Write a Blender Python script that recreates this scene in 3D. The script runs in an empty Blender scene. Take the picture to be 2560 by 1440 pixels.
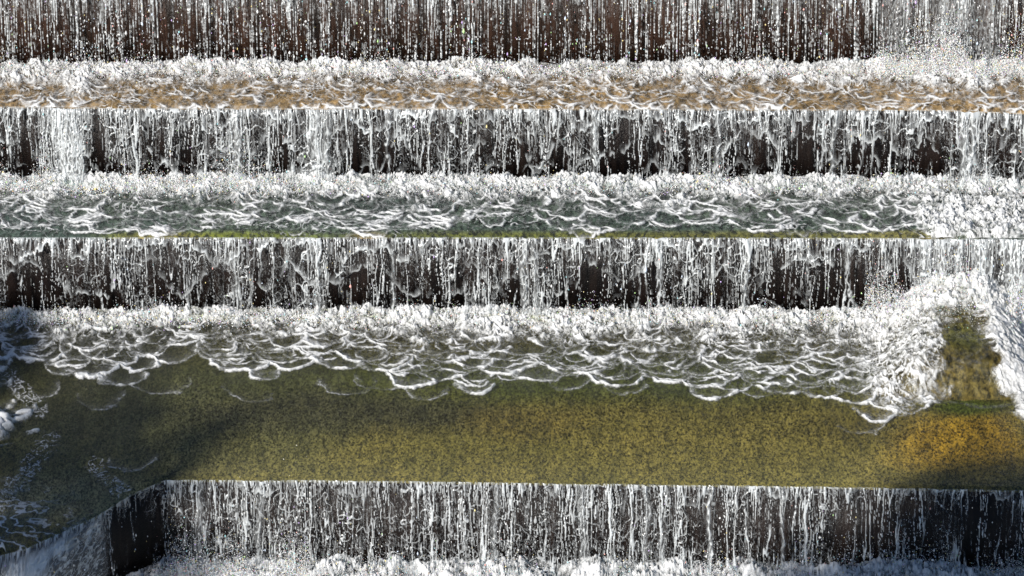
import bpy, math, random
import numpy as np
R = math.radians
C = bpy.context.scene.collection
random.seed(7)
# ------------------------------------------------------------------ camera, sky, sun
PITCH = R(32); DIST = 97.0; LENS = 200.0; FPX = LENS/36.0*2560
cam_d = bpy.data.cameras.new('camera'); cam = bpy.data.objects.new('camera', cam_d); C.objects.link(cam)
cam_d.lens = LENS; cam_d.sensor_width = 36; cam_d.clip_start = 1; cam_d.clip_end = 3000
FW = np.array([0, math.cos(PITCH), -math.sin(PITCH)]); UP = np.array([0, math.sin(PITCH), math.cos(PITCH)])
CAM = -DIST*FW
cam.location = CAM; cam.rotation_euler = (math.pi/2-PITCH, 0, 0)
bpy.context.scene.camera = cam
SUN_EL, SUN_AZ = R(33), R(35)          # the sun stands in front of the falls, to the left
SUN = np.array([-math.sin(SUN_AZ)*math.cos(SUN_EL), -math.cos(SUN_AZ)*math.cos(SUN_EL), math.sin(SUN_EL)])
w = bpy.data.worlds.new('World'); bpy.context.scene.world = w; w.use_nodes = True
nt = w.node_tree; sky = nt.nodes.new('ShaderNodeTexSky'); sky.sky_type = 'NISHITA'; sky.sun_disc = False; sky.ozone_density = 5.0; sky.dust_density = .3
sky.sun_elevation = SUN_EL; sky.sun_rotation = math.atan2(SUN[0], SUN[1])
nt.links.new(sky.outputs[0], nt.nodes['Background'].inputs[0]); nt.nodes['Background'].inputs[1].default_value = 0.06
ld = bpy.data.lights.new('sun', 'SUN'); ld.energy = 5.0; ld.angle = R(0.5); ld.color = (1, .95, .87)
lo = bpy.data.objects.new('sun', ld); C.objects.link(lo)
from mathutils import Vector
lo.rotation_euler = Vector(SUN).to_track_quat('Z', 'Y').to_euler(); lo.location = SUN*60
vs = bpy.context.scene.view_settings; vs.view_transform = 'Standard'; vs.look = 'None'; vs.exposure = 0.15
bpy.context.scene.cycles.transparent_max_bounces = 12
bpy.context.scene.cycles.max_bounces = 6

# ------------------------------------------------------------------ measuring: photo pixel -> world, on a level or on an upright plane
def ray(px, py):
    d = FW*FPX + np.array([1., 0, 0])*(px-1280) + UP*(720-py)
    return d
def at_z(px, py, z):
    d = ray(px, py); t = (z-CAM[2])/d[2]; return CAM+d*t
def at_y(px, py, y):
    d = ray(px, py); t = (y-CAM[1])/d[1]; return CAM+d*t
PXM = FPX/DIST                          # photo pixels per metre, about
def U(px): return (px-1280)/PXM

# ------------------------------------------------------------------ noise
def _perm(seed):
    r = np.random.RandomState(seed); a = r.rand(256, 256).astype(np.float32)*2*np.pi
    return np.cos(a), np.sin(a)
_pc = {}
def perlin(x, y, seed=0):
    if seed not in _pc: _pc[seed] = _perm(seed+11)
    gx, gy = _pc[seed]
    xi = np.floor(x).astype(np.int32); yi = np.floor(y).astype(np.int32)
    fx = (x-xi).astype(np.float32); fy = (y-yi).astype(np.float32)
    ux = fx*fx*fx*(fx*(fx*6-15)+10); uy = fy*fy*fy*(fy*(fy*6-15)+10)
    x0 = xi & 255; x1 = (xi+1) & 255; y0 = yi & 255; y1 = (yi+1) & 255
    def g(a, b, dx, dy): return gx[a, b]*dx+gy[a, b]*dy
    n00 = g(x0, y0, fx, fy); n10 = g(x1, y0, fx-1, fy); n01 = g(x0, y1, fx, fy-1); n11 = g(x1, y1, fx-1, fy-1)
    a = n00+(n10-n00)*ux; b = n01+(n11-n01)*ux
    return (a+(b-a)*uy)*1.5
def fbm(x, y, seed=0, o=3):
    s = 0; a = 1; t = 0
    for k in range(o):
        s = s+a*perlin(x*2**k, y*2**k, seed+k); t += a; a *= .55
    return s/t
def sst(a, b, x):
    t = np.clip((x-a)/(b-a), 0, 1); return t*t*(3-2*t)
def fans(u, v, discs):
    """signed distance to a union of discs (negative inside), and how far the nearest edge faces downstream (-1..1)"""
    best = np.full(u.shape, 1e3, np.float32); dr = np.zeros(u.shape, np.float32)
    for cu, cv, r in discs:
        i = np.where((u[0] > cu-r-1.2) & (u[0] < cu+r+1.2))[0]
        if len(i) == 0: continue
        sl = slice(i[0], i[-1]+1)
        l = np.hypot(u[:, sl]-cu, v[:, sl]-cv); d = l-r
        m = d < best[:, sl]
        best[:, sl] = np.where(m, d, best[:, sl]); dr[:, sl] = np.where(m, (v[:, sl]-cv)/(l+.02), dr[:, sl])
    return best, dr
def rim(sd, wd, inner):
    """bright outer rim that fades upstream, nothing outside"""
    out = sst(wd, -wd*.2, sd)
    return out*np.exp(np.minimum(sd+wd, 0)/inner)

# ------------------------------------------------------------------ mesh from a grid
def tag(o, label=None, cat=None, group=None, kind=None):
    if label: o['label'] = label
    if cat: o['category'] = cat
    if group: o['group'] = group
    if kind: o['kind'] = kind
    return o
def mesh_np(name, co, quads, mat, attrs=None, parent=None, smooth=True, sides=4):
    me = bpy.data.meshes.new(name)
    n, m = len(co), len(quads)
    me.vertices.add(n); me.vertices.foreach_set('co', np.asarray(co, np.float32).ravel())
    me.loops.add(m*sides); me.loops.foreach_set('vertex_index', np.asarray(quads, np.int32).ravel())
    me.polygons.add(m); me.polygons.foreach_set('loop_start', np.arange(0, m*sides, sides, dtype=np.int32))
    try: me.polygons.foreach_set('loop_total', np.full(m, sides, np.int32))
    except Exception: pass
    me.update(calc_edges=True)
    if smooth: me.polygons.foreach_set('use_smooth', np.ones(m, bool))
    for k, a in (attrs or {}).items():
        at = me.attributes.new(k, 'FLOAT', 'POINT'); at.data.foreach_set('value', np.asarray(a, np.float32).ravel())
    me.materials.append(mat)
    o = bpy.data.objects.new(name, me); C.objects.link(o); o.parent = parent
    return o
def grid(name, X, Y, Z, mat, attrs, keep=None, parent=None):
    h, wd = X.shape
    idx = np.arange(h*wd).reshape(h, wd)
    q = np.stack([idx[:-1, :-1], idx[1:, :-1], idx[1:, 1:], idx[:-1, 1:]], -1)
    if keep is not None: q = q[keep[:-1, :-1] | keep[1:, 1:] | keep[1:, :-1] | keep[:-1, 1:]]
    q = q.reshape(-1, 4)
    used = np.zeros(h*wd, bool); used[q.ravel()] = True
    mp = np.cumsum(used)-1
    co = np.stack([X.ravel(), Y.ravel(), Z.ravel()], -1)[used]
    return mesh_np(name, co, mp[q], mat, {k: np.broadcast_to(a, X.shape).ravel()[used] for k, a in attrs.items()}, parent)

# ------------------------------------------------------------------ materials
def newmat(name):
    m = bpy.data.materials.new(name); m.use_nodes = True; nt = m.node_tree; nt.nodes.clear()
    return m, nt, (lambda t, **k: _nd(nt, t, k)), nt.links.new
def _nd(nt, t, k):
    n = nt.nodes.new('ShaderNode'+t)
    for a, b in k.items(): setattr(n, a, b)
    return n
def water_mat(name, tint, bump=.5, gloss=.12, ripple=26, flat_bed=True):
    """clear shallow water; white air-filled foam where the mesh says there is foam"""
    m, nt, N, L = newmat(name)
    out = N('OutputMaterial'); at = N('Attribute', attribute_name='foam')
    tc = N('TexCoord')
    n1 = N('TexNoise'); n1.inputs['Scale'].default_value = ripple; n1.inputs['Detail'].default_value = 3; n1.inputs['Roughness'].default_value = .65
    L(tc.outputs['Object'], n1.inputs['Vector'])
    bp = N('Bump'); bp.inputs['Strength'].default_value = bump; bp.inputs['Distance'].default_value = .02
    L(n1.outputs['Fac'], bp.inputs['Height'])
    fr = N('Fresnel'); fr.inputs['IOR'].default_value = 1.33; L(bp.outputs['Normal'], fr.inputs['Normal'])
    gl = N('BsdfGlossy'); gl.inputs['Roughness'].default_value = gloss; L(bp.outputs['Normal'], gl.inputs['Normal'])
    tr = N('BsdfTransparent'); tr.inputs['Color'].default_value = (*tint, 1)
    gm_ = N('NewGeometry'); fb = N('Math', operation='SUBTRACT'); fb.inputs[0].default_value = 1; L(gm_.outputs['Backfacing'], fb.inputs[1])
    ff = N('Math', operation='MULTIPLY'); L(fr.outputs[0], ff.inputs[0]); L(fb.outputs[0], ff.inputs[1])   # light coming up from the bed leaves the thin film
    mx = N('MixShader'); L(ff.outputs[0], mx.inputs[0]); L(tr.outputs[0], mx.inputs[1]); L(gl.outputs[0], mx.inputs[2])
    # foam
    n2 = N('TexNoise'); n2.inputs['Scale'].default_value = 45; n2.inputs['Detail'].default_value = 4; n2.inputs['Roughness'].default_value = .8
    L(tc.outputs['Object'], n2.inputs['Vector'])
    bf = N('Bump'); bf.inputs['Strength'].default_value = .5; bf.inputs['Distance'].default_value = .02; L(n2.outputs['Fac'], bf.inputs['Height'])
    df = N('BsdfDiffuse'); df.inputs['Color'].default_value = (.9, .91, .92, 1); L(bf.outputs['Normal'], df.inputs['Normal'])
    tl = N('BsdfTranslucent'); tl.inputs['Color'].default_value = (.9, .92, .94, 1)
    gf = N('BsdfGlossy'); gf.inputs['Roughness'].default_value = .35; L(bf.outputs['Normal'], gf.inputs['Normal'])
    f1 = N('MixShader'); f1.inputs[0].default_value = .18; L(df.outputs[0], f1.inputs[1]); L(tl.outputs[0], f1.inputs[2])
    f2 = N('MixShader'); f2.inputs[0].default_value = .06; L(f1.outputs[0], f2.inputs[1]); L(gf.outputs[0], f2.inputs[2])
    # break the foam up finely
    n3 = N('TexNoise'); n3.inputs['Scale'].default_value = 17; n3.inputs['Detail'].default_value = 4; n3.inputs['Roughness'].default_value = .8; n3.inputs['Distortion'].default_value = .5
    L(tc.outputs['Object'], n3.inputs['Vector'])
    mr = N('Math', operation='MULTIPLY_ADD'); L(n3.outputs['Fac'], mr.inputs[0]); mr.inputs[1].default_value = 1.5; mr.inputs[2].default_value = -.80
    ad = N('Math', operation='MULTIPLY_ADD'); L(at.outputs['Fac'], ad.inputs[0]); ad.inputs[1].default_value = 1.0
    # foam + noise * foam*(1-foam)*4
    om = N('Math', operation='SUBTRACT'); om.inputs[0].default_value = 1; L(at.outputs['Fac'], om.inputs[1])
    pr = N('Math', operation='MULTIPLY'); L(om.outputs[0], pr.inputs[0]); L(at.outputs['Fac'], pr.inputs[1])
    p4 = N('Math', operation='MULTIPLY'); L(pr.outputs[0], p4.inputs[0]); p4.inputs[1].default_value = 5
    p5 = N('Math', operation='MULTIPLY'); L(p4.outputs[0], p5.inputs[0]); L(mr.outputs[0], p5.inputs[1])
    L(p5.outputs[0], ad.inputs[2]); ad.use_clamp = True
    fin = N('MixShader'); L(ad.outputs[0], fin.inputs[0]); L(mx.outputs[0], fin.inputs[1]); L(f2.outputs[0], fin.inputs[2])
    L(fin.outputs[0], out.inputs['Surface'])
    return m
def curtain_mat(name):
    m, nt, N, L = newmat(name)
    out = N('OutputMaterial'); at = N('Attribute', attribute_name='foam')
    tr = N('BsdfTransparent')
    df = N('BsdfDiffuse'); df.inputs['Color'].default_value = (.86, .9, .92, 1)
    tl = N('BsdfTranslucent'); tl.inputs['Color'].default_value = (.85, .9, .93, 1)
    gl = N('BsdfGlossy'); gl.inputs['Roughness'].default_value = .22
    f1 = N('MixShader'); f1.inputs[0].default_value = .25; L(df.outputs[0], f1.inputs[1]); L(tl.outputs[0], f1.inputs[2])
    f2 = N('MixShader'); f2.inputs[0].default_value = .12; L(f1.outputs[0], f2.inputs[1]); L(gl.outputs[0], f2.inputs[2])
    fin = N('MixShader'); L(at.outputs['Fac'], fin.inputs[0]); L(tr.outputs[0], fin.inputs[1]); L(f2.outputs[0], fin.inputs[2])
    L(fin.outputs[0], out.inputs['Surface'])
    return m
def drop_mat(name):
    m, nt, N, L = newmat(name)
    out = N('OutputMaterial'); at = N('Attribute', attribute_name='tint')
    rp = N('ValToRGB'); rp.color_ramp.interpolation = 'CONSTANT'
    el = rp.color_ramp.elements; el[0].position = 0; el[0].color = (.95, .95, .95, 1); el[1].position = .7; el[1].color = (.75, .85, 1, 1)
    for p, c in ((.8, (1, .85, .4, 1)), (.86, (.5, .9, .95, 1)), (.91, (.95, .5, .45, 1)), (.95, (.75, .55, 1, 1)), (.98, (.6, .95, .4, 1))):  # rainbow glints of the drops, painted as base colours
        e = el.new(p); e.color = c
    L(at.outputs['Fac'], rp.inputs[0])
    b = N('BsdfPrincipled'); L(rp.outputs[0], b.inputs['Base Color']); b.inputs['Roughness'].default_value = .15
    b.inputs['IOR'].default_value = 1.33
    L(b.outputs[0], out.inputs['Surface'])
    return m
def wet_stone(name, base, dark, streak=(6, 6, .6), blotch=1.2, rough=.35, grain=.5, extra=None):
    m, nt, N, L = newmat(name)
    out = N('OutputMaterial'); tc = N('TexCoord'); mp = N('Mapping'); mp.inputs['Scale'].default_value = streak
    L(tc.outputs['Object'], mp.inputs['Vector'])
    n = N('TexNoise'); n.inputs['Scale'].default_value = blotch; n.inputs['Detail'].default_value = 6; n.inputs['Roughness'].default_value = .65
    L(mp.outputs[0], n.inputs['Vector'])
    rp = N('ValToRGB'); rp.color_ramp.elements[0].position = .38; rp.color_ramp.elements[1].position = .66
    rp.color_ramp.elements[0].color = (*dark, 1); rp.color_ramp.elements[1].color = (*base, 1)
    L(n.outputs['Fac'], rp.inputs[0])
    g = N('TexNoise'); g.inputs['Scale'].default_value = 30; g.inputs['Detail'].default_value = 3; g.inputs['Roughness'].default_value = .7; L(tc.outputs['Object'], g.inputs['Vector'])
    bp = N('Bump'); bp.inputs['Strength'].default_value = grain; bp.inputs['Distance'].default_value = .03; L(g.outputs['Fac'], bp.inputs['Height'])
    b = N('BsdfPrincipled'); b.inputs['Roughness'].default_value = rough; b.inputs['Specular IOR Level'].default_value = .2
    L(rp.outputs[0], b.inputs['Base Color']); L(bp.outputs['Normal'], b.inputs['Normal'])
    L(b.outputs[0], out.inputs['Surface'])
    return m
def bed_mat(name, cols, patches=(), grain=1.0, spk=15):
    """algae-grown bed under shallow water, ripple sparkle painted into its grain: cols = dark, middle, light of the grain; patches = (x, y, radius x, radius y, colour, strength)"""
    m, nt, N, L = newmat(name)
    out = N('OutputMaterial'); tc = N('TexCoord'); sp = N('SeparateXYZ'); L(tc.outputs['Object'], sp.inputs[0])
    mp = N('Mapping'); mp.inputs['Scale'].default_value = (1, .55, 1); L(tc.outputs['Object'], mp.inputs['Vector'])
    g = N('TexNoise'); g.inputs['Scale'].default_value = spk; g.inputs['Detail'].default_value = 4; g.inputs['Roughness'].default_value = .75; g.inputs['Distortion'].default_value = .25
    L(mp.outputs[0], g.inputs['Vector'])
    n = N('TexNoise'); n.inputs['Scale'].default_value = .55; n.inputs['Detail'].default_value = 5; L(tc.outputs['Object'], n.inputs['Vector'])
    md = N('MixRGB'); md.inputs[1].default_value = (*cols[1], 1); md.inputs[2].default_value = (*cols[2], 1)
    r1 = N('ValToRGB'); r1.color_ramp.elements[0].position = .35; r1.color_ramp.elements[1].position = .65; L(n.outputs['Fac'], r1.inputs[0]); L(r1.outputs[0], md.inputs[0])
    cur = md.outputs[0]
    for (px, py, rx, ry, col, st) in patches:
        v = N('VectorMath', operation='SUBTRACT'); L(tc.outputs['Object'], v.inputs[0]); v.inputs[1].default_value = (px, py, 0)
        s = N('VectorMath', operation='MULTIPLY'); L(v.outputs[0], s.inputs[0]); s.inputs[1].default_value = (1/rx, 1/ry, 0)
        wv = N('VectorMath', operation='SCALE'); L(n.outputs['Color'], wv.inputs[0]); wv.inputs['Scale'].default_value = .9
        wa = N('VectorMath', operation='ADD'); L(s.outputs[0], wa.inputs[0]); L(wv.outputs[0], wa.inputs[1])
        wb = N('VectorMath', operation='SUBTRACT'); L(wa.outputs[0], wb.inputs[0]); wb.inputs[1].default_value = (.45, .45, .45)
        l = N('VectorMath', operation='LENGTH'); L(wb.outputs[0], l.inputs[0])
        mr = N('MapRange', interpolation_type='SMOOTHSTEP'); L(l.outputs['Value'], mr.inputs['Value']); mr.inputs['From Min'].default_value = 1.15; mr.inputs['From Max'].default_value = .3
        mr.inputs['To Max'].default_value = st
        mx = N('MixRGB'); L(mr.outputs[0], mx.inputs[0]); L(cur, mx.inputs[1]); mx.inputs[2].default_value = (*col, 1); cur = mx.outputs[0]
    r2 = N('ValToRGB'); r2.color_ramp.elements[0].position = .40; r2.color_ramp.elements[1].position = .64  # dark and bright speckle: algae grain plus ripple sparkle painted as colour
    d, k = (1-.92*grain), 1+2.1*grain
    r2.color_ramp.elements[0].color = (d, d, d, 1); r2.color_ramp.elements[1].color = (k, k, k, 1)
    L(g.outputs['Fac'], r2.inputs[0])
    mq = N('Mapping'); mq.inputs['Scale'].default_value = (3.2, .8, 1); mq.inputs['Rotation'].default_value = (0, 0, .35); L(tc.outputs['Object'], mq.inputs['Vector'])
    sn = N('TexNoise'); sn.inputs['Scale'].default_value = 1.6; sn.inputs['Detail'].default_value = 7; sn.inputs['Roughness'].default_value = .7; L(mq.outputs[0], sn.inputs['Vector'])
    rs_ = N('ValToRGB'); rs_.color_ramp.elements[0].position = .32; rs_.color_ramp.elements[1].position = .68
    rs_.color_ramp.elements[0].color = (.55, .57, .6, 1); rs_.color_ramp.elements[1].color = (1.4, 1.36, 1.3, 1); L(sn.outputs['Fac'], rs_.inputs[0])
    ms = N('MixRGB', blend_type='MULTIPLY'); ms.inputs[0].default_value = 1; L(cur, ms.inputs[1]); L(rs_.outputs[0], ms.inputs[2]); cur = ms.outputs[0]
    mu = N('MixRGB', blend_type='MULTIPLY'); mu.inputs[0].default_value = 1; L(cur, mu.inputs[1]); L(r2.outputs[0], mu.inputs[2])
    bp = N('Bump'); bp.inputs['Strength'].default_value = .18; bp.inputs['Distance'].default_value = .012; L(g.outputs['Fac'], bp.inputs['Height'])
    b = N('BsdfPrincipled'); b.inputs['Roughness'].default_value = .5
    L(mu.outputs[0], b.inputs['Base Color']); L(bp.outputs['Normal'], b.inputs['Normal'])
    L(b.outputs[0], out.inputs['Surface'])
    return m

# ------------------------------------------------------------------ the lay-out of the weir
Z3 = 0.0                                                        # the wide landing
YC0 = at_z(1280, 776, Z3)[1]; Z2 = at_y(1280, 590, YC0)[2]
YB0 = at_z(1280, 444, Z2)[1]; Z1 = at_y(1280, 268, YB0)[2]
YA0 = at_z(1280, 158, Z1)[1]; Z0 = at_y(1280, -45, YA0)[2]
YD0 = at_z(1280, 1204, Z3)[1]; ZP = at_y(1280, 1412, YD0)[2]
XL, XR = -10.6, 10.6
NX = 1850
xs = np.linspace(XL, XR, NX).astype(np.float32)
def lipline(pts, z):
    P = [at_z(px, py, z) for px, py in pts]
    return lambda x: np.interp(x, [p[0] for p in P], [p[1] for p in P]).astype(np.float32)
lipA = lambda x: np.full_like(x, YA0)
lipB = lipline([(-300, 262), (0, 263), (240, 265), (260, 267), (1280, 268), (2340, 271), (2560, 279), (2800, 284)], Z1)
lipC = lipline([(-300, 590), (0, 590), (1280, 590), (2560, 592), (2900, 594)], Z2)
lipD = lipline([(-700, 1560), (60, 1372), (240, 1290), (330, 1232), (415, 1196), (450, 1198), (860, 1199), (1400, 1207), (1900, 1212), (2560, 1224), (2900, 1228)], Z3)
baseB = lambda x: lipB(x); baseC = lambda x: lipC(x)
M_wall = wet_stone('wet_brown_wall', (.046, .023, .015), (.011, .007, .005))
M_dark = wet_stone('wet_black_wall', (.017, .011, .009), (.004, .003, .003))
M_bed1 = bed_mat('ochre_bed', ((0, 0, 0), (.12, .085, .042), (.17, .12, .06)), grain=.7, spk=9)
M_bed2 = bed_mat('teal_bed', ((0, 0, 0), (.028, .038, .036), (.045, .055, .042)), grain=.95, spk=12,
                 patches=[(U(x), at_z(x, 586, Z2)[1], r, .24, c, .95) for x, r, c in ((560, 2.6, (.10, .10, .012)), (1250, 2.9, (.08, .075, .015)), (1600, 1.8, (.08, .07, .015)), (1950, 3.2, (.09, .075, .02)), (420, .9, (.13, .10, .03)), (2230, .9, (.12, .095, .03)), (925, .4, (.12, .08, .03)))])
def pp(px, py): q = at_z(px, py, Z3); return q[0], q[1]
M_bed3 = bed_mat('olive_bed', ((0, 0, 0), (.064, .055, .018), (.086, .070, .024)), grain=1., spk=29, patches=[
    (*pp(350, 1010), 4.6, 3.2, (.05, .052, .032), .85), (*pp(850, 1025), 3.4, 1.0, (.028, .027, .018), .9),  # second patch is a soft shadow painted into the bed colour
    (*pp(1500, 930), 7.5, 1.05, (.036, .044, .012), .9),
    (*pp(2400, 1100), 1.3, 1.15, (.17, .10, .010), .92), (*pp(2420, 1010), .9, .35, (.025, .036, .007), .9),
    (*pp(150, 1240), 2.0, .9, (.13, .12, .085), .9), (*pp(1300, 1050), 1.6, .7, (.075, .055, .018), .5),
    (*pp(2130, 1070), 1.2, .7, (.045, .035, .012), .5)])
M_rock = bed_mat('brown_rock', ((0, 0, 0), (.036, .031, .010), (.07, .05, .016)), grain=.85, spk=12, patches=[(*pp(2410, 900), .5, .5, (.06, .06, .015), .8)])
M_w1 = water_mat('shallow_water_top', (.95, .92, .85)); M_w2 = water_mat('shallow_water_mid', (.8, .86, .82))
M_w3 = water_mat('shallow_water_landing', (.93, .94, .8), bump=.75, gloss=.13, ripple=22)
M_wp = water_mat('pool_water', (.6, .7, .75), bump=.8)
M_cur = curtain_mat('falling_water'); M_drop = drop_mat('water_drop')

# ------------------------------------------------------------------ concrete steps: tread slab and riser under each band of water
TH = .03; DEP = .05
def step(lip, back, ztop, zbot, bed, wall, label, dz=None):
    root = bpy.data.objects.new('weir_step', None); C.objects.link(root)
    tag(root, label, 'weir step', 'concrete steps of the weir')
    x = np.linspace(XL-1, XR+1, 260).astype(np.float32)
    yl = lip(x); yb = back(x)+.3
    zt = ztop-DEP
    def extr(name, sec, mat):        # sec: list of (y array, z) closed around the section
        n = len(x); k = len(sec)
        co = np.stack([np.stack([x, s[0], np.full(n, s[1], np.float32)], -1) for s in sec], 1).reshape(-1, 3)
        q = []
        for i in range(n-1):
            for j in range(k):
                a = i*k+j; b = i*k+(j+1) % k
                q.append((a, b, b+k, a+k))
        caps = [(0, 1, 2, 3)] if k == 4 else [(0, 1, 4, 5), (1, 2, 3, 4)]
        for c_ in caps: q.append(c_[::-1]); q.append(tuple((n-1)*k+j for j in c_))
        return mesh_np(name, co, q, mat, parent=root, smooth=False)
    extr('tread', [(yl, zt), (yl, zt-TH), (yb, zt-TH), (yb, zt)], bed)
    extr('riser', [(yl-.012, zt-.004), (yl-.012, zbot), (yl+.35, zbot), (yl+.35, zt-TH-.002), (yl-.003, zt-TH-.002), (yl-.003, zt-.004)], wall)
    return root
step(lipA, lambda x: lipA(x)+4, Z0, Z1-.2, M_bed1, M_wall, 'uppermost weir step, dark brown wet face behind straight beaded threads of water')
step(lipB, lipA, Z1, Z2-.2, M_bed1, M_dark, 'second weir step from the top, with sandy ochre tread under lacy foam')
step(lipC, lipB, Z2, Z3-.2, M_bed2, M_dark, 'third weir step from the top, with dark teal tread and olive strip along its lip')
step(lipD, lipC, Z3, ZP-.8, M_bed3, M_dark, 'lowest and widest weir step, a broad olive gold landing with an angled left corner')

# ------------------------------------------------------------------ foam on the level bands
def rnd_layer(rs, a, b, gap, vmean, vsd, r0, r1):
    out = []; x = a
    while x < b:
        r = rs.uniform(r0, r1); out.append((x, vmean+rs.normal()*vsd-r*.6, r)); x += rs.uniform(.5, 1.5)*gap
    return out
def foam_band(u, v, D, layers, seed, lace=1.0, cell=1.0, froth=.35, milk=.02):
    """u across, v metres downstream of the foot; D 0..1 how foamy; layers: (discs, strength) of round foam fronts.
    Returns foam and height"""
    wu = u+.16*fbm(u*1.4, v*1.4, seed+1, 3)+.03*perlin(u*6, v*6, seed+3)+.018*perlin(u*15, v*15, seed+4)
    wv = v+.18*fbm(u*1.4, v*1.4, seed+7, 3)+.035*perlin(u*6, v*6, seed+8)+.02*perlin(u*15, v*15, seed+9)
    # web of foam lines, closer and thicker towards the foot
    a = np.abs(fbm(wu*2.6/cell, wv*3.4/cell, seed+50, 2)); b = np.abs(perlin(wu*5/cell, wv*6.5/cell, seed+60)); c = np.abs(perlin(wu*10, wv*12, seed+61))
    big = .5+.9*fbm(u*2.2, v*2.6, seed+52, 3)
    Dm = np.clip(D*(.65+.7*big), 0, 1.2)
    wd = .028+.078*Dm
    vl = np.clip(.7+1.5*fbm(u*4.5, v*4.5, seed+54, 3), .25, 1.15)
    L1 = sst(wd*1.2, wd*.2, a); L2 = sst(wd*1.4, wd*.2, b); L3 = sst(wd*1.8, wd*.2, c)
    lc = np.maximum(L1, np.maximum(L2*.95, L3*sst(.2, .7, D)*.9))*sst(.02, .30, D)*lace*vl
    f = lc.copy(); h = .045*lc*D
    f = np.maximum(f, milk*sst(.1, 1, D)*(.4+.9*big))
    # round fronts, the ones upstream sliding over the ones downstream
    allr = sorted([(cu, cv, r, st, w_) for discs, st in layers for cu, cv, r, w_ in discs], key=lambda q: -(q[1]+q[2]))
    gate = sst(-.16, .12, fbm(u*1.9, v*1.9, seed+90, 3))
    n7 = perlin(u*3.1, v*3.1, seed+26); v0 = v[:, v.shape[1]//2]
    for cu, cv, r, st, w_ in allr:
        i = np.where((u[0] > cu-r-.5) & (u[0] < cu+r+.5))[0]
        j = np.where((v0 > cv-.9) & (v0 < cv+r+1.6))[0]
        if len(i) == 0 or len(j) == 0: continue
        sl = (slice(j[0], j[-1]+1), slice(i[0], i[-1]+1))
        du = wu[sl]-cu; dv = wv[sl]-cv; l = np.hypot(du, dv)+1e-3; sd = l-r*(1+.10*n7[sl])
        dn = sst(-.35, .35, dv/l+.4*n7[sl])
        cover = sst(.005, -.03, sd)*sst(-.5, .2, dv/l)
        rm = sst(w_, -.004, sd)*(.92*np.exp(np.minimum(sd+w_*.5, 0)/(w_*.8+.008))+.08*np.exp(np.minimum(sd, 0)/(w_*5)))*st*dn*(.35+.9*gate[sl])
        ff = f[sl]*(1-.6*cover*min(1, st))
        f[sl] = np.maximum(ff, rm); h[sl] = np.maximum(h[sl]*(1-.3*cover), rm*w_*1.1)
    # froth: rounded billows with dark creases
    B = np.clip(np.abs(fbm(wu*3.0, wv*3.6, seed+70, 3))*2.8+.25*fbm(u*1.3, v*1.3, seed+71, 2), 0, 1); Bh = np.clip(np.abs(perlin(u*9, v*10, seed+73))*2.6, 0, 1)
    m = .6*B+.4*Bh
    fr = sst(.74, 1.15, D+.55*fbm(u*2.0, v*2.6, seed+77, 3)+.02)
    c3 = np.abs(perlin(wu*13, wv*13, seed+75))
    f = np.maximum(f, fr*np.maximum(sst(.34, .72, m), np.maximum(.85*sst(.20, .03, c3), sst(.22, .04, c))))
    h = h+fr*froth*(.17*np.sqrt(B)+.09*np.sqrt(Bh)+.05*sst(.22, .04, c))
    h = h+.22*froth*sst(.7, 0, v)*np.clip(.6+1.6*fbm(u*1.7, v*1.2, seed+83, 3), 0, 2)
    return np.clip(f, 0, 1), h
def scatter(rs, n, a, b, lo, hi, r0=.12, r1=.6):
    """n fans between lo(x) and hi(x) metres from the foot"""
    out = []
    for _ in range(n):
        x = rs.uniform(a, b); q = rs.rand()**.75; r = r0+(r1-r0)*rs.rand()**1.8*(.5+.5*q)
        out.append((x, lo(x)+(hi(x)-lo(x))*q-r, r, rs.uniform(.015, .036)*(.6+.9*r)))
    return out
def ripple(u, v, seed, amp=.010, k=1.0):
    return amp*(fbm(u*5*k, v*5*k, seed, 2)+.5*perlin(u*17*k, v*17*k, seed+3))
def bump_at(u, c, wd): return np.exp(-((u-c)/wd)**2)

def band(kname, z, back, lip, rows, Dfun, layers, seed, mat, label, froth=.35, lace=1., cell=1., off=.0, extra=None, rip=.010):
    t = np.linspace(0, 1, rows).astype(np.float32)[:, None]
    X = np.broadcast_to(xs, (rows, NX)).copy(); yb = back(xs)[None]; yl = lip(xs)[None]
    Y = yb+(yl-yb)*t
    v = yb-off-Y
    D = Dfun(X, v, yb-yl)
    f, h = foam_band(X, v, D, layers, seed, lace, cell, froth)
    toe = sst(0, .12, v)                                   # the surface rises from the foot of the wall
    edge = sst(0, .10, (Y-yl))*.8+.2
    Z = z+ripple(X, v, seed+90, rip)+h*edge*toe
    if extra is not None: f, Z, D = extra(X, Y, v, f, Z, D)
    q_ = np.clip(1-(Y-yl)/.09, 0, 1); Z = Z-.035*q_*q_
    churn = D > .13
    kf = grid('foam', X, Y, Z, mat, {'foam': f}, churn); tag(kf, label, 'foam', kind='stuff')
    rest = ~churn
    wt = grid('water', X, Y, Z, mat, {'foam': f}, (rest[:, :] & np.roll(rest, 1, 0) & np.roll(rest, 1, 1) & np.roll(rest, -1, 0) & np.roll(rest, -1, 1)) if False else None) if False else None
    # exact complement of the foam's faces
    k = churn; kk = k[:-1, :-1] | k[1:, 1:] | k[1:, :-1] | k[:-1, 1:]
    idx = np.arange(rows*NX).reshape(rows, NX)
    q = np.stack([idx[:-1, :-1], idx[1:, :-1], idx[1:, 1:], idx[:-1, 1:]], -1)[~kk]
    if len(q):
        used = np.zeros(rows*NX, bool); used[q.ravel()] = True; mp = np.cumsum(used)-1
        co = np.stack([X.ravel(), Y.ravel(), Z.ravel()], -1)[used]
        o = mesh_np('water', co, mp[q], mat, {'foam': f.ravel()[used]}); tag(o, kind='structure')
    return X, Y, Z, f
rs = np.random.RandomState(5)
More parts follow.
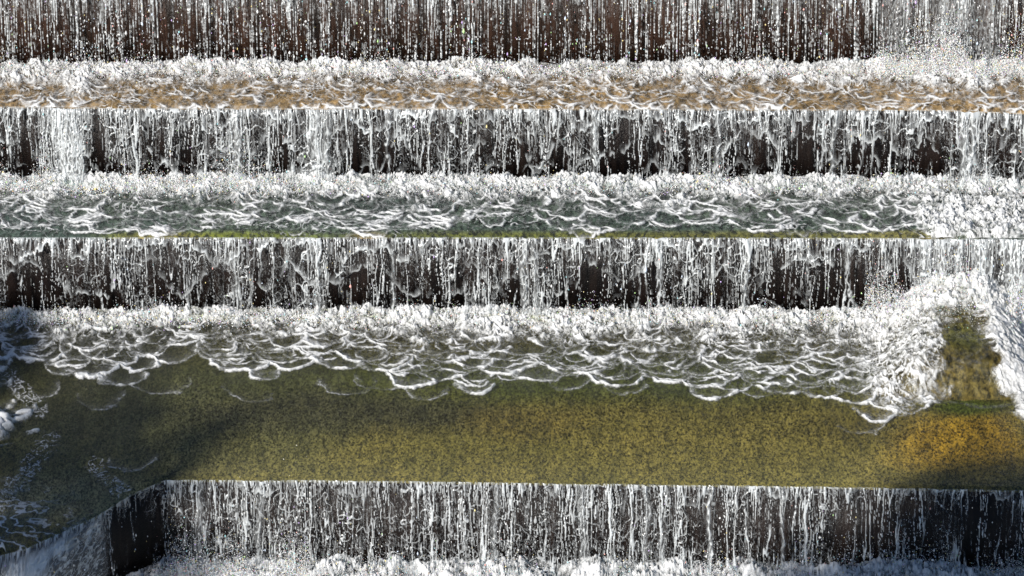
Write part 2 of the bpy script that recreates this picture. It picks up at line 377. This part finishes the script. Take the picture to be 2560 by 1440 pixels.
# the river above the top fall
def up_river():
    n = 60; X = np.broadcast_to(np.linspace(XL, XR, n), (12, n)).copy(); Y = np.linspace(YA0+4, YA0, 12)[:, None]+0*X
    o = grid('water', X, Y, np.full_like(X, Z0), M_w1, {'foam': np.zeros_like(X)}); tag(o, kind='structure')
up_river()
# tread 1
def D1(u, v, dep):
    t = v/dep
    return np.clip(1.18-t*.9+.16*fbm(u*.8, v*.8, 3, 2)-.16*sst(0, 9, u)*sst(.35, 1, t)+.35*bump_at(u, U(190), .35)+.25*bump_at(u, U(2420), .25)-.5*bump_at(u, U(245), .13)*sst(.6, 1, t), 0, 1.15)*sst(-.06, .05, v)
w1 = float(np.mean(lipA(xs)-lipB(xs)))
ly1 = [(scatter(rs, 330, XL, XR, lambda x: .35*w1, lambda x: 1.12*w1, .10, .45), .85)]
band('one', Z1, lipA, lipB, 120, D1, ly1, 100, M_w1, 'white and sandy lacy foam on the topmost visible tread', froth=.42, off=.05)
# tread 2
def D2(u, v, dep):
    t = v/dep
    d = 1.25-t*1.25+.18*fbm(u*.9, v*.8, 13, 2)+.35*bump_at(u, U(1290), .5)*0
    d = d+.9*sst(U(2265), U(2310), u)*sst(.25, .6, t)
    return np.clip(d, 0, 1.15)*sst(-.06, .05, v)
w2 = float(np.mean(lipB(xs)-lipC(xs)))
ly2 = [(scatter(rs, 430, XL, XR, lambda x: .2*w2, lambda x: (.93+.07*math.sin(x*1.7))*w2, .12, .6), 1.0)]
band('two', Z2, lipB, lipC, 150, D2, ly2, 200, M_w2, 'white foam in scalloped fronts over dark teal water, on the tread between the two middle falls', froth=.45, off=.05)
# tread 3, the wide landing.  Outer fans measured on the photograph: centre x, lowest y, radius in pixels
F3 = [(210, 945, 95), (330, 925, 70), (430, 905, 75), (300, 965, 60), (90, 905, 80), (600, 935, 75), (655, 950, 42), (735, 928, 70), (560, 905, 60), (850, 925, 70), (900, 905, 60), (500, 850, 60),
      (960, 930, 70), (1030, 968, 62), (1110, 950, 80), (1185, 985, 52), (1265, 935, 80), (1350, 955, 90), (1440, 940, 80), (1545, 962, 110), (1660, 935, 90), (1745, 940, 60), (1785, 998, 60),
      (1860, 930, 80), (1960, 985, 85), (2050, 960, 80), (2130, 1010, 70), (2190, 1050, 60), (2265, 1035, 62), (2060, 1000, 50), (1500, 900, 60), (2310, 1008, 45)]
def to_disc(px, py, r):
    p = at_z(px, py, Z3); rr = r/PXM; return (p[0], float(YC0-.05-p[1])-rr, rr)
outer3 = [to_disc(*a) for a in F3]
faint3 = [to_disc(*a) for a in ((620, 1005, 60), (870, 990, 70), (400, 985, 70), (250, 1020, 60), (1065, 1000, 50), (1570, 985, 50), (950, 975, 60), (1650, 950, 120), (2150, 1085, 55), (1900, 990, 70), (330, 1180, 60), (80, 1000, 60), (1420, 975, 50))]
in3 = [(c[0]+rs.normal()*.15, c[1]-rs.uniform(.25, .5), c[2]*rs.uniform(.7, 1.1)) for c in outer3 for _ in (0, 1)]
left3 = [to_disc(*a) for a in ((-25, 925, 55), (0, 900, 40), (10, 965, 22), (20, 1060, 45), (70, 1085, 26), (35, 1040, 50), (-20, 1030, 50), (-20, 1120, 60), (-60, 990, 60))]
FRX = [-400, 0, 90, 210, 330, 480, 600, 720, 870, 1030, 1190, 1350, 1550, 1790, 1960, 2100, 2190, 2330, 2420, 2900]
FRY = [900, 850, 890, 930, 925, 860, 925, 925, 905, 955, 975, 950, 950, 985, 975, 985, 1040, 1010, 950, 950]
def front3(u): return np.interp(u, [U(a) for a in FRX], [float(YC0-.05-at_z(a, b, Z3)[1]) for a, b in zip(FRX, FRY)]).astype(np.float32)
def D3(u, v, dep):
    t = v/front3(u)
    d = 1.27-1.22*t+.2*fbm(u*.8, v*.8, 23, 2)
    return np.clip(d, 0, 1.15)*sst(-.06, .05, v)
def fr_layer(q, gap, sd, r0, r1):
    out = []; x = XL
    while x < XR:
        r = rs.uniform(r0, r1); out.append((x, float(front3(np.array([x]))[0])*q+rs.normal()*sd-r, r)); x += rs.uniform(.6, 1.5)*gap
    return out
fr3 = lambda x: float(front3(np.array([x]))[0])
wd3 = lambda L_, w_: [(a_, b_, c_, w_) for a_, b_, c_ in L_]
ly3 = [(scatter(rs, 430, XL, XR, lambda x: .18*fr3(x), lambda x: .98*fr3(x), .12, .60), .95), (wd3(outer3, .036), 1.0), (wd3(faint3, .03), .28), (wd3(left3, .05), 1.)]
# the boulder mound at the right, under a surge of water
mx0, my0 = at_z(2400, 1000, Z3)[:2]
def mound(u, y):
    vv = YC0-y; L_ = float(YC0-my0)
    t = vv/L_
    cx = U(2385)+.06*np.sin(t*5)
    left = cx-(.62+.50*t)*1.0; right = cx+(.42+.42*t)
    prof = sst(left-.75, left+.45, u)*sst(right+.85, right-.25, u)
    ht = .70*np.clip(1-.40*np.clip(t, 0, 1.2), 0, 1)*sst(1.03, .78, t)
    return prof*ht*(1+.14*fbm(u*2.1, y*2.1, 8, 3))
def ex3(X, Y, v, f, Z, D):
    m = mound(X, Y)
    pxl = X*PXM+1280
    pyl = 720-(Y*math.sin(PITCH))*PXM           # where the level surface lies, in photo rows
    Z = Z+m
    # surge over the left flank of the boulder and past its right flank
    nf = fbm(X*1.3+Y*.7, Y*1.3, 301, 3)
    wu = X+.15*nf; g = pxl+30*nf
    A = sst(2075, 2190, g)*sst(2334, 2304, g+22*perlin(X*4, Y*4, 340))*sst(1055, 985, pyl+.5*np.abs(g-2215)+25*nf)
    rb = 2412+(pyl-850)*.40+34*perlin(X*3, Y*3, 341)
    Bm = sst(rb, rb+30, g)*sst(1120, 1060, pyl+20*nf-(g-2500)*.9)
    top = sst(2240, 2300, g)*sst(850, 800, pyl+25*nf)
    S = np.clip(np.maximum(np.maximum(A, Bm), top), 0, 1)
    qx = X+.12*fbm(X*3, Y*3, 308, 3); qy = Y+.12*fbm(X*3, Y*3, 309, 3); st = np.abs(fbm(qx*5+qy*2.5, qy*3.6, 310, 3)); st2 = np.abs(perlin(qx*15+qy*5, qy*11, 315))
    lace_ = np.maximum(sst(.20, .03, st), .8*sst(.22, .03, st2))*(.55+.6*sst(-.3, .2, fbm(X*5, Y*5, 319, 3)))
    f = np.maximum(f*(1-.0*S), S*np.maximum(lace_, Bm*.75))
    Z = Z+S*(.06*np.clip(1-st*2.4, 0, 1)+.02*(1-st2)+.06*fbm(X*5, Y*5, 318, 3))
    # the boulder shows through a thin film
    rk = sst(2306, 2334, g+30*perlin(X*4, Y*4, 340))*sst(rb+10, rb-18, g)*sst(800, 870, pyl-.8*np.abs(g-2380)+20*perlin(X*4, Y*4, 343))
    keepf = np.clip(.5*sst(900, 840, pyl)+.08, 0, 1)
    f = np.where(rk > 0, f*(1-rk*(1-keepf*.75)), f)
    # line of water running round the boulder's toe
    toe = np.abs(pyl-(1003+6*np.sin(X*5))-.0); f = np.maximum(f, sst(7, 2, toe+9*np.abs(nf))*sst(2300, 2340, g)*sst(2500, 2470, g)*.08)
    clear = sst(1012, 1022, pyl)*sst(2330, 2370, g)*sst(2478+(pyl-1000)*.42+14, 2462+(pyl-1000)*.42, g)
    f = f*(1-clear*.96)
    below = sst(1110, 1140, pyl+14*nf)*sst(2400, 2480, pxl); f = f*(1-.75*below)
    # thin drifting foam at the far left
    lf = sst(330, 60, pxl+60*nf)*sst(1160, 1260, pyl)*1.1; l1 = np.abs(fbm(X*2.4, Y*3.4, 330, 3))
    f = np.maximum(f, lf*sst(.12, .02, l1)); 
    l2 = np.abs(perlin(X*22, Y*26, 331)); f = np.maximum(f, .28*lf*sst(.12, .02, l2))
    # foam pushed in from the left bank: white tongues and a drifting stream
    def seg(x0, y0, x1, y1, wd_):
        px_, py_ = pxl+26*nf+8*perlin(X*7, Y*7, 350), pyl+22*fbm(X*1.7, Y*1.7, 351, 3)
        q = np.clip(((px_-x0)*(x1-x0)+(py_-y0)*(y1-y0))/((x1-x0)**2+(y1-y0)**2), 0, 1)
        return sst(wd_, wd_*.55, np.hypot(px_-x0-q*(x1-x0), (py_-y0-q*(y1-y0))*1.2))
    tg = np.maximum(np.maximum(seg(-40, 840, 0, 960, 38), seg(-60, 1010, 50, 1062, 34)), np.maximum(seg(-60, 1110, 20, 1135, 16), seg(-40, 1215, 125, 1385, 20)))
    tl = np.abs(fbm(X*5, Y*5.5, 352, 3)); tm = sst(.02, .12, np.abs(fbm(X*6, Y*6, 353, 2)))
    f = np.maximum(f, tg*np.maximum(.45+.55*tm, sst(.08, .02, tl))); Z = Z+tg*(.07+.10*tm)
    wsp = np.maximum(seg(290, 1140, 345, 1195, 26), np.maximum(seg(60, 940, 140, 1010, 30), seg(170, 1090, 60, 1250, 34)))*.7
    f = np.maximum(f, wsp*sst(.10, .02, np.abs(fbm(X*6, Y*7, 355, 3))))
    D = np.maximum(D, tg*.5); D = np.maximum(D, np.maximum(S*.8, 0)); D = np.where(clear > .5, 0, D)
    # the edge rolls over
    return np.clip(f, 0, 1), Z, D
X3, Y3, Z3g, f3 = band('three', Z3, lipC, lipD, 330, D3, ly3, 300, M_w3, 'white foam spreading in round fans over the wide olive landing', froth=.45, off=.05, extra=ex3, rip=.007)

# boulder under the surge: a solid rock with the same shape, a hand below the water
def boulder():
    n, k = 140, 150
    X = np.broadcast_to(np.linspace(U(2130), U(2640), n), (k, n)).copy().astype(np.float32)
    Y = (np.linspace(YC0+.02, my0-.25, k)[:, None]+0*X).astype(np.float32)
    m = mound(X, Y)
    Zr = Z3-DEP-.06+np.maximum(m-.0, 0)*1.02+.03*fbm(X*5, Y*5, 77, 3)*(m > .03)
    keep = m > .02
    o = grid('boulder', X, Y, Zr, M_rock, {}, keep)
    tag(o, 'brown and olive boulder standing in the surge at the right end of the wide landing', 'boulder')
boulder()

# ------------------------------------------------------------------ falling curtains
def curtain(lipfun, z_top, z_bot, rows, seed, label, dens, beads, veils, ropes, thr=1.0, throw=.28, basefun=None, fine=1.35, straight=1.):
    """veils: list of (mean depth 0..1, spread, across-scale, strength) of white lobes hanging from the lip"""
    root = bpy.data.objects.new('waterfall', None); C.objects.link(root); tag(root, label, 'waterfall', 'water curtains falling over the weir steps')
    root.location = (0, float(np.mean(lipfun(xs))), z_bot)
    t = np.linspace(0, 1, rows).astype(np.float32)[:, None]
    H = z_top-z_bot
    X = np.broadcast_to(xs, (rows, NX)).copy(); wv = t*H+0*X          # metres fallen
    yl = lipfun(xs)[None]
    nx = X+straight*(.022*perlin(X*5, wv*3, seed)+.035*fbm(X*1.7, wv*1.3, seed+1, 2))+.006*perlin(X*20, wv*14, seed+12)*straight
    # lobes: depth of each hanging front as a curve across the fall
    rims = 0*X; inn = 0*X
    for i, (dm, sp, sc, st) in enumerate(veils):
        uu = X+.05*fbm(X*3, wv*2.2, seed+50+i, 3)
        n_ = np.abs(fbm(uu*sc, uu*0+i*3.3, seed+52+i, 2)); m_ = np.abs(perlin(uu*sc*3.7, uu*0+i+.4, seed+56+i))
        d = H*(dm+sp*(n_*2.2-.35)+sp*.35*m_)+.08*fbm(X*6, wv*4, seed+60+i, 3)+.06*perlin(X*15, wv*.5, seed+68+i)
        gd = np.gradient(d, axis=1)/(xs[1]-xs[0])
        dist = (d-wv)/np.sqrt(1+gd*gd*.8)
        vr = np.clip(.55+1.1*fbm(X*2.1, wv*1.5, seed+64+i, 2), 0, 1.2)
        rims = np.maximum(rims, sst(-.004, .008, dist)*np.exp(-np.maximum(dist-.022, 0)/.035)*st*vr*sst(.0, .03, d))
        inn = np.maximum(inn, sst(0, .06, dist)*st)
    dn = np.clip(dens(X, t)+.28*inn-.14*(len(veils) > 0), .02, 1)
    s1 = np.abs(perlin(nx*5.5*fine, wv*.35*straight, seed+2)); s2 = np.abs(perlin(nx*10*fine, wv*.45*straight+5, seed+3)); s3 = np.abs(perlin(nx*17*fine, wv*.7*straight, seed+4))
    k = dn
    lum = .50+1.3*fbm(nx*6, wv*.8, seed+11, 3)
    S = np.maximum(sst(.055+.035*k, .02, s1), np.maximum(sst(.045+.075*k, .02, s2)*.95, sst(.02+.15*k, .01, s3)*.85))*np.clip(lum+.25*k, .08, 1.05)
    s4 = np.abs(perlin(nx*25*fine, wv*.9*straight, seed+44)); S = np.maximum(S, sst(.16, .02, s4)*.42*np.clip(.25+1.2*k, 0, 1))
    bd = perlin(X*30, wv*22, seed+5)*.6+.5*perlin(X*14, wv*11, seed+6)
    br = beads(t)
    S = S*(1-br+br*sst(-.08-.05*k, .14, bd)*1.35)
    c1 = np.abs(fbm(nx*4, wv*3.0, seed+8, 2)); S = np.maximum(S, sst(.035, .008, c1)*.75*sst(.2, .55, dn)*thr)
    c2 = np.abs(perlin(nx*10, wv*7, seed+9)); S = np.maximum(S, sst(.07, .015, c2)*.4*thr*sst(.0, .3, t)*sst(.1, .5, dn))
    S = np.maximum(sst(.15, .85, S)*.95, np.clip(rims*1.35, 0, 1)*sst(-.35, .15, perlin(X*7, wv*5, seed+69)))
    h = S*.035+inn*.03
    if basefun is not None:
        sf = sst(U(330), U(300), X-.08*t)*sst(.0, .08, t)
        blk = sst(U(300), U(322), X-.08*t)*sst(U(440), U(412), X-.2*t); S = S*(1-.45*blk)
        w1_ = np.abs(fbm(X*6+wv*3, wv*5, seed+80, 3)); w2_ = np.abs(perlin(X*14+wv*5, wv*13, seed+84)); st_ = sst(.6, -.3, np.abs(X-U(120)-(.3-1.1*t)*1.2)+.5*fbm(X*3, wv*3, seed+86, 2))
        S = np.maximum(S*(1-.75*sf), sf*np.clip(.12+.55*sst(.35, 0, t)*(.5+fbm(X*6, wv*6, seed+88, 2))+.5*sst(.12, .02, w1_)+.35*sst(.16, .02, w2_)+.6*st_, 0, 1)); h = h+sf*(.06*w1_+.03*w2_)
    for (px, wdt, st) in ropes:
        cu = U(px); d = np.abs(X-cu-.05*perlin(wv*2+px, wv*0+.5, seed+31)-.02*perlin(wv*9+px, wv*0+.5, seed+32))/(wdt/PXM)
        tx = np.abs(perlin(nx*18, wv*5, seed+33))
        r_ = np.exp(-d*d)*st*(.3+1.1*sst(.30, .04, tx)); S = np.maximum(S, np.clip(r_, 0, 1)); h = h+np.exp(-d*d)*.05*st
    S = np.clip(S, 0, 1)*sst(.0, .2, dn+.5*S-.05)
    fall = throw*np.sqrt(np.clip(wv/H, 0, 1))*(1+.15*perlin(X*1.2, wv*.7, seed+40))
    if basefun is None: Yc = yl-.02-fall-h
    else: Yc = yl+(basefun(xs)[None]-yl)*(t**.8)-.02-h
    Zc = z_top+.012-wv
    keep = S > .03
    grid('curtain', X, Yc-root.location.y, Zc-root.location.z, M_cur, {'foam': S}, keep, root)
    r2 = np.random.RandomState(seed); n = int(beads(1.0)*(4200 if not veils else 1800))+200
    ux = r2.uniform(-9.6, 9.6, n*4); tt = r2.beta(1.3, 1.15, n*4)
    dd = dens(ux[None].astype(np.float32), tt[None].astype(np.float32))[0]
    # drops keep to the threads they broke from
    j = np.clip(((ux-XL)/(XR-XL)*NX).astype(int), 0, NX-1); i_ = np.clip((tt*rows).astype(int), 0, rows-1)
    sel = r2.rand(n*4) < np.clip(sst(.13, .0, s1[i_, j])*.9+dd*.25, .04, 1); ux, tt = ux[sel][:n], tt[sel][:n]; n = len(ux)
    yb = lipfun(ux.astype(np.float32))
    if basefun is None: yy = yb-.06-throw*np.sqrt(tt)-r2.rand(n)*.10
    else: yy = yb+(basefun(ux.astype(np.float32))-yb)*tt**.8-.07-r2.rand(n)*.1
    sz = r2.gamma(1.8, .0026, n)+.0035
    drops('droplets', ux, yy, z_top-tt*H, sz*.9, r2, root, 3.2)
    return root
OCT = np.array([(1, 0, 0), (-1, 0, 0), (0, 1, 0), (0, -1, 0), (0, 0, 1), (0, 0, -1)], np.float32)
OF = np.array([(0, 2, 4), (2, 1, 4), (1, 3, 4), (3, 0, 4), (2, 0, 5), (1, 2, 5), (3, 1, 5), (0, 3, 5)])
def drops(name, x, y, z, s, r2, parent, long=1.6):
    n = len(x); base = OCT[None]*s[:, None, None].astype(np.float32)
    base[:, :, 2] *= r2.uniform(1, long, n)[:, None]
    off = np.array(parent.location) if parent else np.zeros(3)
    co = base+(np.stack([x, y, z], -1)-off)[:, None]
    f = (OF[None]+(np.arange(n)*6)[:, None, None]).reshape(-1, 3)
    o = mesh_np(name, co.reshape(-1, 3), f, M_drop, {'tint': np.repeat(r2.rand(n), 6)}, parent, smooth=True, sides=3)
    o['kind'] = 'stuff'
    return o
def densfun(base, clumps, seed, gaps=(), top=0., f=1.1, amp=.35, ngap=0):
    rg = np.random.RandomState(seed+500)
    wedges = [(rg.uniform(XL, XR), rg.uniform(.10, .32), rg.uniform(.25, .6), rg.uniform(0, .35)) for _ in range(ngap)]
    def g(u, t):
        d = base+amp*fbm(u*f, t*.6, seed, 3)+top*sst(.45, 0, t)
        for px, wd, a in clumps: d = d+a*np.exp(-((u-U(px))/(wd/PXM))**2)
        for px, wd, a in gaps: d = d-a*1.3*np.exp(-((u-U(px))/(wd/PXM*(.12+1.0*t)))**2)
        for x_, w_, a_, t0 in wedges: d = d-a_*1.2*np.exp(-((u-x_)/(w_*(.06+1.1*np.clip(t-t0, 0, 1))))**2)*sst(t0-.05, t0+.1, t)
        return np.clip(d, .02, 1)
    return g
def veil_layer(rs, gap, depth, sd, r0, r1, k=.62):
    out = []; x = XL
    while x < XR:
        r = rs.uniform(r0, r1); out.append((x, (depth+rs.normal()*sd)*k-r, r)); x += rs.uniform(.5, 1.6)*gap
    return out
rs = np.random.RandomState(9)
curtain(lipA, Z0, Z1, 150, 400, 'topmost water curtain of straight beaded threads over a dark brown wall',
        densfun(.42, [(2300, 180, .25), (60, 140, .12), (2480, 90, .15)], 41, top=.35, f=3.2, amp=.35), lambda t: .25+.45*t, [], [(2385, 55, .45), (2250, 40, .3), (2470, 30, .3)], thr=.12, straight=.25, throw=.2)
vB = [(.14, .22, 1.1, .9), (.42, .45, .8, .6), (.75, .4, .9, .35)]
curtain(lipB, Z1, Z2, 125, 500, 'second water curtain from the top, tangled white threads and lobes below the sandy tread',
        densfun(.50, [(160, 50, .4), (600, 30, .3), (790, 50, .2), (2410, 40, .5)], 51, gaps=[(250, 40, .5), (70, 35, .3), (1560, 60, .3), (2000, 50, .25)], top=.15, ngap=26), lambda t: .0+.18*t,
        vB, [(165, 26, .9), (195, 16, .8), (598, 9, .8), (790, 16, .7), (975, 5, .8), (820, 8, .6), (2405, 8, 1.), (2425, 6, .9), (2080, 5, .7), (1490, 7, .7), (1790, 5, .6), (2150, 6, .5)])
vC = [(.11, .22, .9, .8), (.40, .45, .7, .5), (.8, .4, .8, .3)]
rootC = curtain(lipC, Z2, Z3, 140, 600, 'third water curtain from the top, finely beaded threads with dark gaps above the wide landing',
        densfun(.42, [(20, 30, .2), (800, 60, .25), (1330, 40, .25), (1640, 80, .2), (2400, 160, .5)], 61, gaps=[(130, 45, .45), (905, 30, .35), (1480, 50, .35), (1945, 60, .35), (2080, 60, .2)], top=.2, ngap=30), lambda t: .04+.24*t,
        vC, [(1310, 7, .7), (1340, 6, .6), (1640, 8, .7), (2300, 16, .9), (2340, 14, .8), (2380, 12, .8), (2440, 20, .8), (2520, 24, .9), (800, 6, .6), (985, 4, .6), (1860, 5, .7), (2110, 6, .6), (2550, 20, .8)])
def baseD(x):
    y = lipD(x)-.30
    return (y-1.6*sst(U(330), U(150), x)-.9*sst(U(180), U(-100), x)).astype(np.float32)
def densD(u, t):
    d = densfun(.62, [(700, 130, .15), (1200, 120, .15), (60, 200, .4)], 71, gaps=[(385, 42, .75), (345, 30, .5), (450, 40, .25), (2240, 60, .2), (2400, 70, .15)], top=.12)(u, t)
    return np.clip(d-.12*sst(U(1880), U(1960), u)+.5*sst(U(330), U(270), u), .02, 1)
vD = [(.0, .22, .6, .5)]
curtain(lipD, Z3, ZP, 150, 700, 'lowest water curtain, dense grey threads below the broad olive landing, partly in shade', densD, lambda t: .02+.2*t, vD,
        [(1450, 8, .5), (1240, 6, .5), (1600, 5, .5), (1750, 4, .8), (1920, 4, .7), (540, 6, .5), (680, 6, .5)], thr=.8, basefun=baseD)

# ------------------------------------------------------------------ pool at the foot
def pool():
    rows = 150
    t = np.linspace(0, 1, rows).astype(np.float32)[:, None]
    X = np.broadcast_to(xs, (rows, NX)).copy()
    yb = lipD(xs)[None]+.05; Y = yb-5.2*t
    v = (baseD(xs)[None]+.05)-Y
    f, h = foam_band(X, v+.1, np.clip(1.1-.16*v+.1*fbm(X*.8, v, 81, 2), 0, 1)*sst(-.5, .0, v), [(scatter(rs, 200, XL, XR, lambda x: .8, lambda x: 4., .2, .7), .7)], 820, froth=.42)
    b = .25*bump_at(X, U(2200), 1.2)+.15*bump_at(X, U(1500), 3)
    Z = ZP+h*(1+b)+.25*sst(.6, 0, np.abs(v-.15))*(.3+fbm(X*1.2, v*2, 85, 3)+b*2)
    o = grid('foam', X, Y, Z, M_wp, {'foam': f}); tag(o, 'churning white foam of the pool along the foot of the lowest fall', 'foam', kind='stuff')
    # water beyond, and the bed
    Xw = np.array([[-60, 60], [-60, 60]], np.float32); Yw = np.array([[YD0-5, YD0-5], [YD0-60, YD0-60]], np.float32)
pool()
# spray: mist of very fine drops at the feet of the falls
def spray(spots, seed, label):
    r2 = np.random.RandomState(seed); xs_, ys_, zs_, ss_ = [], [], [], []
    for (x0, x1, y, z, sy, hz, n) in spots:
        u = r2.uniform(x0, x1, n); cl = np.clip(.6+1.6*fbm(u*1.4, u*0+.3, seed, 3), .05, 2)
        xs_.append(u); ys_.append(y-np.abs(r2.normal(size=n))*sy); zs_.append(z+r2.exponential(size=n)*hz*cl); ss_.append(r2.gamma(2., .0017, n)+.0018)
    o = drops('spray', np.concatenate(xs_), np.concatenate(ys_), np.concatenate(zs_), np.concatenate(ss_), r2, None, 1.2)
    tag(o, label, 'spray', kind='stuff')
spray([(-9.6, 9.6, YA0-.25, Z1+.05, .18, .09, 30000), (U(2200), 9.6, YA0-.25, Z1+.1, .2, .32, 16000), (U(2330), U(2470), YA0-.3, Z1+.2, .15, .28, 5000), (U(2190), U(2330), YA0-.3, Z1+.1, .15, .12, 4000)], 900, 'fine white spray over the foam at the foot of the topmost fall')
spray([(-9.6, 9.6, YB0-.25, Z2+.05, .18, .09, 30000), (-9.6, U(700), YB0-.25, Z2+.05, .2, .22, 9000)], 901, 'fine white spray over the foam at the foot of the second fall')
spray([(-9.6, 9.6, YC0-.25, Z3+.05, .18, .10, 30000), (U(2150), 9.6, YC0-.3, Z3+.5, .4, .3, 14000)], 902, 'fine white spray over the foam at the foot of the third fall')
spray([(U(380), 9.6, YD0-.4, ZP+.05, .25, .16, 26000), (U(380), U(800), YD0-.4, ZP+.05, .3, .3, 16000), (U(1950), 9.6, YD0-.4, ZP+.05, .3, .3, 12000)], 903, 'fine spray rising from the pool below the lowest fall')

# ------------------------------------------------------------------ river bed / ground to the horizon
gm = wet_stone('ground_mat', (.12, .10, .06), (.05, .05, .03), streak=(1, 1, 1), blotch=.4, rough=.8)
g = grid('ground', *np.meshgrid(np.linspace(-1500, 1500, 3), np.linspace(-1500, 1500, 3)), np.full((3, 3), ZP-1.2), gm, {}); tag(g, kind='structure')
pw = grid('water', *np.meshgrid(np.array([-60., 60.]), np.array([YD0-4.6, YD0-90])), np.full((2, 2), ZP-.05), M_wp, {'foam': np.zeros((2, 2))}); tag(pw, kind='structure')

# ------------------------------------------------------------------ trees on the left bank that shade the corners
M_leaf = wet_stone('leaf', (.06, .10, .03), (.03, .055, .015), streak=(1, 1, 1), blotch=3, rough=.6)
M_bark = wet_stone('bark', (.12, .09, .06), (.05, .04, .03), streak=(1, 1, .3), blotch=3, rough=.8)
def tree(px, py, z, d, rad, squash, seed, label, nl=9000):
    P = at_z(px, py, z); Q = P+SUN*(d/math.cos(SUN_EL)); zg = ZP-1.2
    root = bpy.data.objects.new('tree', None); C.objects.link(root); root.location = (Q[0], Q[1], zg)
    tag(root, label, 'tree', 'trees on the left bank')
    r2 = np.random.RandomState(seed); hc = Q[2]-zg
    # trunk and limbs
    co = []; fc = []
    def limb(a, b, ra, rb, k=8, seg=6):
        a = np.array(a, float); b = np.array(b, float); ax = b-a; ax /= np.linalg.norm(ax)
        s = np.cross(ax, (0.3, .9, .1)); s /= np.linalg.norm(s); t_ = np.cross(ax, s); o = len(co)
        for i in range(seg+1):
            q = i/seg; c = a+(b-a)*q+np.array([math.sin(q*4+seed)*.15, math.cos(q*3+seed)*.15, 0])*np.linalg.norm(b-a)*.1*(q*(1-q)*4)
            for j in range(k):
                an = 2*math.pi*j/k; r = ra+(rb-ra)*q; co.append(c+(s*math.cos(an)+t_*math.sin(an))*r)
        for i in range(seg):
            for j in range(k): fc.append((o+i*k+j, o+i*k+(j+1) % k, o+(i+1)*k+(j+1) % k, o+(i+1)*k+j))
    limb((0, 0, 0), (0, 0, hc*1.02), .45, .15)
    for i in range(14):
        an = r2.rand()*6.28; z0 = hc-rad*r2.uniform(.1, .9); l = rad*r2.uniform(.5, .9)
        limb((0, 0, z0), (math.cos(an)*l, math.sin(an)*l, z0+rad*r2.uniform(.2, .6)), .14, .03)
    mesh_np('trunk', np.array(co), fc, M_bark, parent=root)
    # crown: leaves spread through clumps
    nc = 60; cd = r2.normal(size=(nc, 3)); cd /= np.linalg.norm(cd, axis=1)[:, None]
    cc = cd*(r2.rand(nc)**.4)[:, None]*np.array([rad, rad, rad*squash])*.85
    ci = r2.randint(0, nc, nl); p = cc[ci]+r2.normal(size=(nl, 3))*rad*.12+np.array([0, 0, hc])
    a = r2.normal(size=(nl, 3)); a /= np.linalg.norm(a, axis=1)[:, None]; b = np.cross(a, r2.normal(size=(nl, 3))); b /= np.linalg.norm(b, axis=1)[:, None]
    s = r2.uniform(.12, .26, nl)[:, None]
    q = np.stack([p-a*s, p+b*s*.5, p+a*s, p-b*s*.5], 1).reshape(-1, 3)
    mesh_np('crown', q, np.arange(nl*4).reshape(-1, 4), M_leaf, parent=root, smooth=False)
tree(20, 1330, Z3, 38, 3.0, 1.0, 1, 'leafy tree nearest the weir on the left bank, out of the picture', 1700)
tree(-330, 960, Z3, 36, 2.0, 1.1, 2, 'smaller leafy tree on the left bank, out of the picture beside the falls', 8000)
tree(2330, 1575, Z3, 42, 3.9, .7, 3, 'tall leafy tree farther out on the bank, out of the picture', 15000)
tree(2850, 1480, Z3, 46, 2.8, .8, 4, 'tallest leafy tree behind the others on the bank, out of the picture', 8000)
